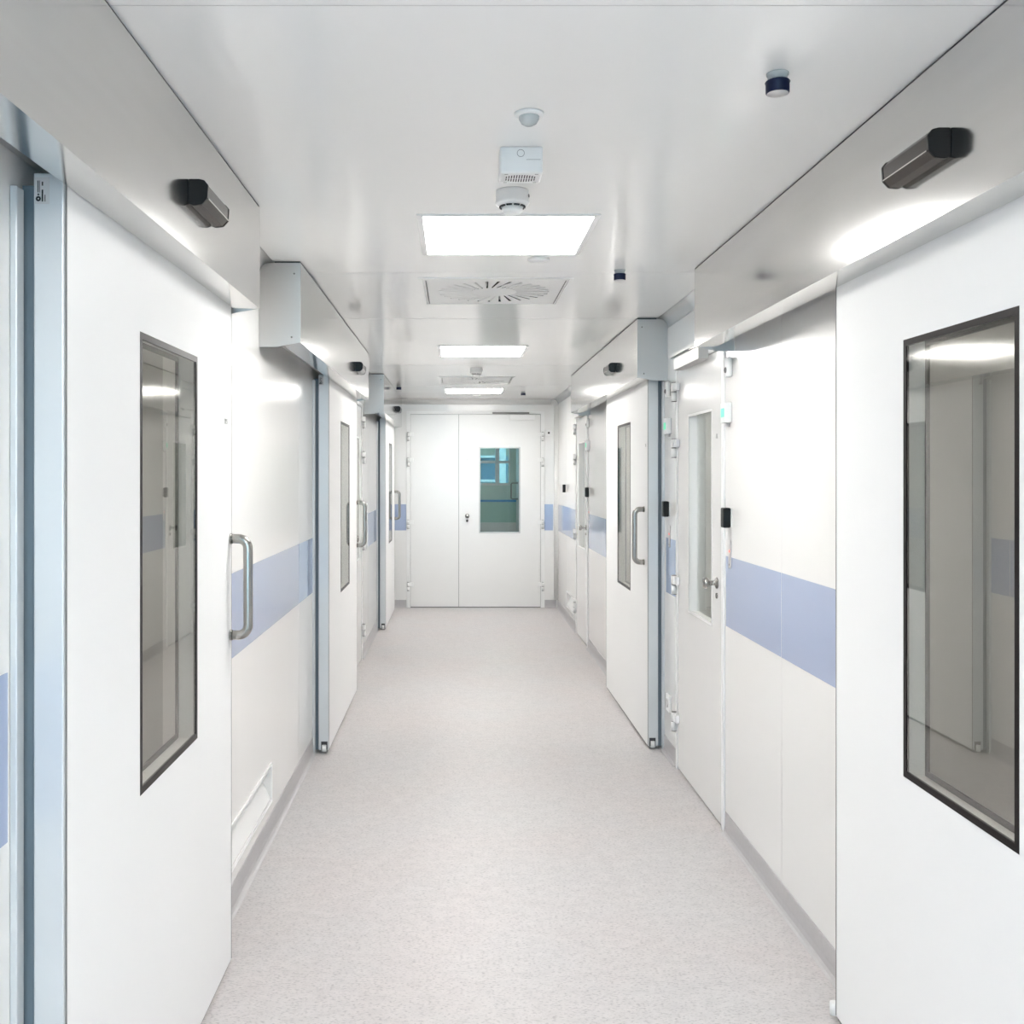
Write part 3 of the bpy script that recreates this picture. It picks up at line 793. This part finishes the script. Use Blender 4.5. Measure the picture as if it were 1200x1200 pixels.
part('slotted_grille', bm, M['grille_dark'], t)
for x in (sx0+0.012, sx1-0.02):
    for y in (sy0+0.01, sy1-0.013):
        bm = BM(); bx(bm, W, y, y+0.003, x, x+0.009, sz-0.0005, sz+0.0003)
        part('cover_catch', bm, M['seal'], t)

def smoke(c, lab):
    t = thing('smoke_detector', c, lab, 'smoke detector', 'white ceiling smoke detectors')
    bm = BM(); lathe(bm, c, [(0, -0.0005), (0.047, -0.0005), (0.0475, -0.004), (0.0475, -0.033), (0.050, -0.037), (0.048, -0.041), (0.037, -0.046), (0, -0.0465)], n=48)
    part('base', bm, M['white'], t)
    bm = BM(); lathe(bm, c, [(0.027, -0.0470), (0.031, -0.0480), (0.030, -0.060), (0.024, -0.066), (0, -0.068)], n=40)
    part('sensing_head', bm, M['white'], t)
    bm = BM()
    for k in range(10):
        a = 2*PI*k/10
        p = Vector(c) + Vector((math.cos(a)*0.0355, math.sin(a)*0.0355, -0.0468))
        e = Vector((-math.sin(a), math.cos(a), 0))*0.008
        rdl = Vector((math.cos(a), math.sin(a), 0))*0.003
        A = [bm.verts.new(p+q) for q in (e+rdl, e-rdl, -e-rdl, -e+rdl)]
        B = [bm.verts.new(v.co+Vector((0, 0, -0.0035))) for v in A]
        fs = [bm.faces.new(A), bm.faces.new(B)] + [bm.faces.new((A[j], A[(j+1) % 4], B[(j+1) % 4], B[j])) for j in range(4)]
        bmesh.ops.recalc_face_normals(bm, faces=fs)
    part('smoke_inlet', bm, M['grille_dark'], t)
    bm = BM(); cyl(bm, Vector(c)+Vector((0.0470, -0.012, -0.018)), Vector(c)+Vector((0.0482, -0.0125, -0.018)), 0.005, n=16)
    part('test_indicator', bm, M['seal'], t)
smoke((0.160, 2.93, ZC), 'white round smoke detector just before the nearest ceiling light')
smoke((0.146, 7.85, ZC), 'distant white smoke detector just behind the middle ceiling light')

def nozzle(c, lab):
    t = thing('ceiling_nozzle', c, lab, 'ceiling nozzle', 'dark capped ceiling nozzles')
    bm = BM(); lathe(bm, c, [(0, -0.0005), (0.0225, -0.0005), (0.0225, -0.004), (0.020, -0.0045), (0.0195, -0.016), (0, -0.0162)], n=36)
    part('white_collar', bm, M['lensgrey'], t)
    bm = BM(); lathe(bm, c, [(0, -0.0164), (0.0235, -0.0165), (0.0255, -0.019), (0.0240, -0.023), (0.0240, -0.040), (0.0225, -0.042), (0, -0.0418)], n=36)
    part('dark_cap', bm, M['navy'], t)
    bm = BM(); lathe(bm, c, [(0, -0.0421), (0.0215, -0.0421), (0.0215, -0.0428), (0, -0.0428)], n=36)
    part('grey_disc', bm, M['plate'], t)
nozzle((0.663, 2.07, ZC), 'nearest dark capped ceiling nozzle, at upper right')
nozzle((0.660, 4.07, ZC), 'second dark ceiling nozzle on the right, between light and swirl vent')
nozzle((0.660, 10.08, ZC), 'tiny dark ceiling nozzle near the end door, right of the last light')
nozzle((-0.555, 9.40, ZC), 'tiny dark ceiling nozzle beside the farthest left metal header')

for c, lab in (((0.312, 3.86, ZC), 'faint white round cover plate just behind the nearest ceiling light'), ((0.20, 10.50, ZC), 'faint white round cover plate behind the farthest ceiling light')):
    bm = BM(); lathe(bm, c, [(0, 0.0002), (0.042, 0.0002), (0.040, -0.006), (0, -0.008)], n=40)
    o = link_obj('ceiling_cover_plate', bm, M['white'], None, (c[0], c[1], ZC-0.008)); tag(o, lab, 'cover plate', 'round ceiling cover plates')

# ------------------------------------------------------------------ rooms behind the doors
def room_box(name, fr, a, b, depth, z1, m, label):
    bm = BM(); g = 0.001
    d0 = -0.10-g
    def q(*ps): bm.faces.new([bm.verts.new(fr.p(*p)) for p in ps])
    th = 0.03
    bx(bm, fr, a, b, d0-depth-th, d0-depth, 0, z1)
    bx(bm, fr, a-th, a, d0-depth-th, d0, 0, z1)
    bx(bm, fr, b, b+th, d0-depth-th, d0, 0, z1)
    bx(bm, fr, a-th, b+th, d0-depth-th, d0, z1, z1+th)
    bx(bm, fr, a-th, b+th, d0-depth-th, d0, -th, 0)
    return struct(name, bm, m, label, 'side room')
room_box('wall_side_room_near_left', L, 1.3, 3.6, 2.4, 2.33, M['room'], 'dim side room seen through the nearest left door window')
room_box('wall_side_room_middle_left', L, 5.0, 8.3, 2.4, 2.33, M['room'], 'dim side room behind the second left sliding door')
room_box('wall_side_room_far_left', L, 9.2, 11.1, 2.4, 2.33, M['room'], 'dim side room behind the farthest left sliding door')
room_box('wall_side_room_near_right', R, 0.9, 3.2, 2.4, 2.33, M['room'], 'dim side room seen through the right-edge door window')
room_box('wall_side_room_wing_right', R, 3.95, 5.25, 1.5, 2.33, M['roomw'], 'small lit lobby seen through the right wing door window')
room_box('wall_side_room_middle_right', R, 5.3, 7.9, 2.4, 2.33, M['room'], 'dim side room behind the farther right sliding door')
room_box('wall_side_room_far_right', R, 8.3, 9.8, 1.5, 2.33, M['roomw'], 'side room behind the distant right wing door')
# light in the small lobby behind the wing door
def small_light(x, y, z, lab, est):
    t = thing('ceiling_light', (x, y, z-0.012), lab, 'ceiling light')
    bm = BM(); bx(bm, W, y-0.26, y+0.26, x-0.26, x+0.26, z-0.012, z-0.001); part('frame', bm, M['white_trim'], t)
    bm = BM(); bx(bm, W, y-0.24, y+0.24, x-0.24, x+0.24, z-0.014, z-0.0121); part('light_diffuser', bm, mat('lit_diffuser_side', (0.9, 0.9, 0.9), 0.5, noise=0.002, emit=(1, 0.99, 0.96), est=est), t)
small_light(XR+0.95, 4.6, 2.33, 'ceiling light of the small lobby behind the right wing door', 4.0)

small_light(XL-1.3, 2.4, 2.33, 'unseen ceiling light added to brighten the near left side room', 11.0)  # unseen lamps added so the sliding-door windows look brighter
small_light(XL-1.3, 6.2, 2.33, 'unseen ceiling light added to brighten the middle left side room', 11.0)
small_light(XR+1.3, 2.0, 2.33, 'unseen ceiling light added to brighten the near right side room', 11.0)
small_light(XR+1.3, 6.4, 2.33, 'unseen ceiling light added to brighten the middle right side room', 11.0)
small_light(XR+0.9, 9.0, 2.33, 'ceiling light of the far right side room', 5.0)
# lobby beyond the end door
LX0, LX1, LY1, LZ1 = -1.2, 1.30, 19.9, 2.75
bm = BM()
y0 = YE+0.102
bx(bm, W, y0, LY1, LX0-0.05, LX0, 0, LZ1); bx(bm, W, y0, LY1, LX1, LX1+0.05, 0, LZ1)
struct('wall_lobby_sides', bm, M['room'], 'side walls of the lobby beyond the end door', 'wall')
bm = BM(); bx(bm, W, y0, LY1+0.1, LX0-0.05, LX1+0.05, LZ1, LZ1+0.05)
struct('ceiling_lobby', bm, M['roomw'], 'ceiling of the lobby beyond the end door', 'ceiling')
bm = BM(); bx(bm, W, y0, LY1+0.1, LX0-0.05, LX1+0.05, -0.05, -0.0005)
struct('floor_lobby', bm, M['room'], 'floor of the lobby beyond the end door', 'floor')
s_ = F/LY1
def lx(px): return (px-CX)/s_
def lz(py): return EYE-(py-CY)/s_
wz0, wz1 = lz(569), 2.6
panes = [(lx(545), lx(580.5)), (lx(585), lx(596.5))]
bm = BM(); slab(bm, lambda u, v, tt: Vector((u, LY1-tt*-1 if False else LY1-tt, v)), (LX0, LX1), (0, LZ1), [(panes[0][0]-0.05, panes[1][1]+0.02, wz0, wz1)], 0.1)
bmesh.ops.translate(bm, verts=bm.verts, vec=(0, 0, 0))
wlb = struct('wall_lobby_end', bm, M['teal'], 'pale green wall of the lobby seen through the end door window', 'wall')
bm = BM(); bx(bm, W, LY1-0.012, LY1-0.001, LX0+0.01, LX1-0.01, lz(612), lz(588.5))
part('green_dado', bm, M['tealdk'], wlb)
bm = BM(); bx(bm, W, LY1-0.012, LY1-0.001, LX0+0.01, LX1-0.01, 0.0, lz(612.3))
part('grey_plinth', bm, M['plate'], wlb)
bm = BM(); bx(bm, W, LY1-0.03, LY1-0.001, LX0+0.01, LX1-0.01, lz(588.2), lz(585.6))
part('blue_rail', bm, M['bluerail'], wlb)
t = thing('window_2', ((panes[0][0]+panes[1][1])/2, LY1+0.05, wz0), 'lobby window with grey crossbars seen through the end door glass', 'window', kind='structure')
bm = BM()
a0, a1 = panes[0][0]-0.05, panes[1][1]+0.02
bx(bm, W, LY1+0.02, LY1+0.08, a0, a1, wz0, wz0+0.05); bx(bm, W, LY1+0.02, LY1+0.08, a0, a1, wz1-0.05, wz1)
bx(bm, W, LY1+0.02, LY1+0.08, a0, a0+0.05, wz0+0.05, wz1-0.05); bx(bm, W, LY1+0.02, LY1+0.08, a1-0.02, a1, wz0+0.05, wz1-0.05)
bx(bm, W, LY1+0.02, LY1+0.08, panes[0][1], panes[1][0], wz0+0.05, wz1-0.05)
bx(bm, W, LY1+0.025, LY1+0.075, a0+0.05, panes[0][1], lz(543), lz(540)); bx(bm, W, LY1+0.025, LY1+0.075, panes[1][0], a1-0.02, lz(543), lz(540))
part('window_frame', bm, M['plate'], t)
bm = BM(); bx(bm, W, LY1+0.048, LY1+0.052, a0+0.05, a1-0.02, wz0+0.05, wz1-0.05)
part('window_pane', bm, M['glass_teal'], t)
# glazed sliding door standing open in the lobby, with its handle
hx = lx(597)
t = thing('door_10', (1.18, 18.6, 0), 'narrow lobby door with pull handle seen through the end door glass', 'door', kind='structure')
bm = BM(); bx(bm, W, 17.6, 19.5, 1.14, 1.20, 0.01, 2.4)
part('door_leaf', bm, M['room'], t)
bm = BM(); hx0 = 1.139
tube(bm, [(hx0, 18.9, 1.32), (1.03, 18.9, 1.32), (1.01, 18.9, 1.30), (1.01, 18.9, 1.04), (1.03, 18.9, 1.02), (hx0, 18.9, 1.02)], 0.013, 12)
part('pull_handle', bm, M['seal'], t)
t = thing('ceiling_light', (0.2, 16.5, LZ1-0.012), 'ceiling light of the lobby beyond the end door', 'ceiling light')
bm = BM(); bx(bm, W, 15.9, 17.1, -0.2, 0.6, LZ1-0.012, LZ1-0.001); part('frame', bm, M['white_trim'], t)
bm = BM(); bx(bm, W, 15.95, 17.05, -0.15, 0.55, LZ1-0.014, LZ1-0.0121); part('light_diffuser', bm, mat('lit_diffuser_lobby', (0.9, 0.9, 0.9), 0.5, noise=0.002, emit=(1, 1, 0.98), est=14.0), t)

# building across the street, seen through the lobby window
t = thing('building', (2.0, 34, -8), 'pale building across the street seen through the lobby window', 'building')
bm = BM(); bx(bm, W, 34, 42, -8, 12, -8, 9); part('facade', bm, M['facade'], t)
for r in range(5, 7):
    for k in range(4, 8):
        x = -7.2+k*1.6; z = -6.6+r*1.55
        bm = BM(); bx(bm, W, 33.95, 33.999, x, x+0.9, z, z+0.95)
        part('facade_window', bm, M['facadewin'], t)
bm = BM(); bx(bm, W, 33.6, 33.999, 1.40, 1.62, -8, 9); part('pale_pilaster', bm, M['facade_pale'], t)
for z in (1.22, 2.03):
    bm = BM(); bx(bm, W, 33.5, 33.999, -0.2, 1.39, z, z+0.08); part('balcony_slab', bm, M['facade_pale'], t)
bm = BM(); bx(bm, W, -40, 60, -60, 60, -8.1, -8.0)
o = struct('ground', bm, M['ground'], 'ground outside the building', 'ground')

# ------------------------------------------------------------------ daylight
w = bpy.data.worlds.new('sky_world'); scene.world = w; w.use_nodes = True
nt = w.node_tree; bg = nt.nodes['Background']
tc = nt.nodes.new('ShaderNodeTexCoord'); sp = nt.nodes.new('ShaderNodeSeparateXYZ')
rp = nt.nodes.new('ShaderNodeValToRGB')
rp.color_ramp.elements[0].position = 0.45; rp.color_ramp.elements[0].color = (0.38, 0.70, 0.92, 1)
rp.color_ramp.elements[1].position = 0.9; rp.color_ramp.elements[1].color = (0.24, 0.55, 0.92, 1)
nt.links.new(tc.outputs['Generated'], sp.inputs['Vector'])
mr = nt.nodes.new('ShaderNodeMapRange'); mr.inputs['From Min'].default_value = -1
nt.links.new(sp.outputs['Z'], mr.inputs['Value']); nt.links.new(mr.outputs['Result'], rp.inputs['Fac'])
nt.links.new(rp.outputs['Color'], bg.inputs['Color'])
bg.inputs['Strength'].default_value = 5.6
al = bpy.data.lights.new('daylight_portal', 'AREA'); al.shape = 'RECTANGLE'; al.size = BW[1]-BW[0]; al.size_y = BW[3]-BW[2]
al.cycles.is_portal = True
ao = bpy.data.objects.new('daylight_portal', al); COL.objects.link(ao)
ao.location = ((BW[0]+BW[1])/2, YB-0.11, (BW[2]+BW[3])/2); ao.rotation_euler = (PI/2, 0, 0)

# ------------------------------------------------------------------ camera and colour
cam = bpy.data.cameras.new('camera'); cam.sensor_width = 36; cam.lens = 36*F/1200
cam.shift_x = (600-CX)/1200; cam.shift_y = -(600-CY)/1200
cam.clip_start = 0.02; cam.clip_end = 200
camo = bpy.data.objects.new('camera', cam); COL.objects.link(camo)
camo.location = (0, 0, EYE); camo.rotation_euler = (PI/2, 0, 0)
scene.camera = camo
vs = scene.view_settings
vs.view_transform = 'Standard'; vs.look = 'None'; vs.gamma = 1.0; vs.use_curve_mapping = False
vs.exposure = 1.03
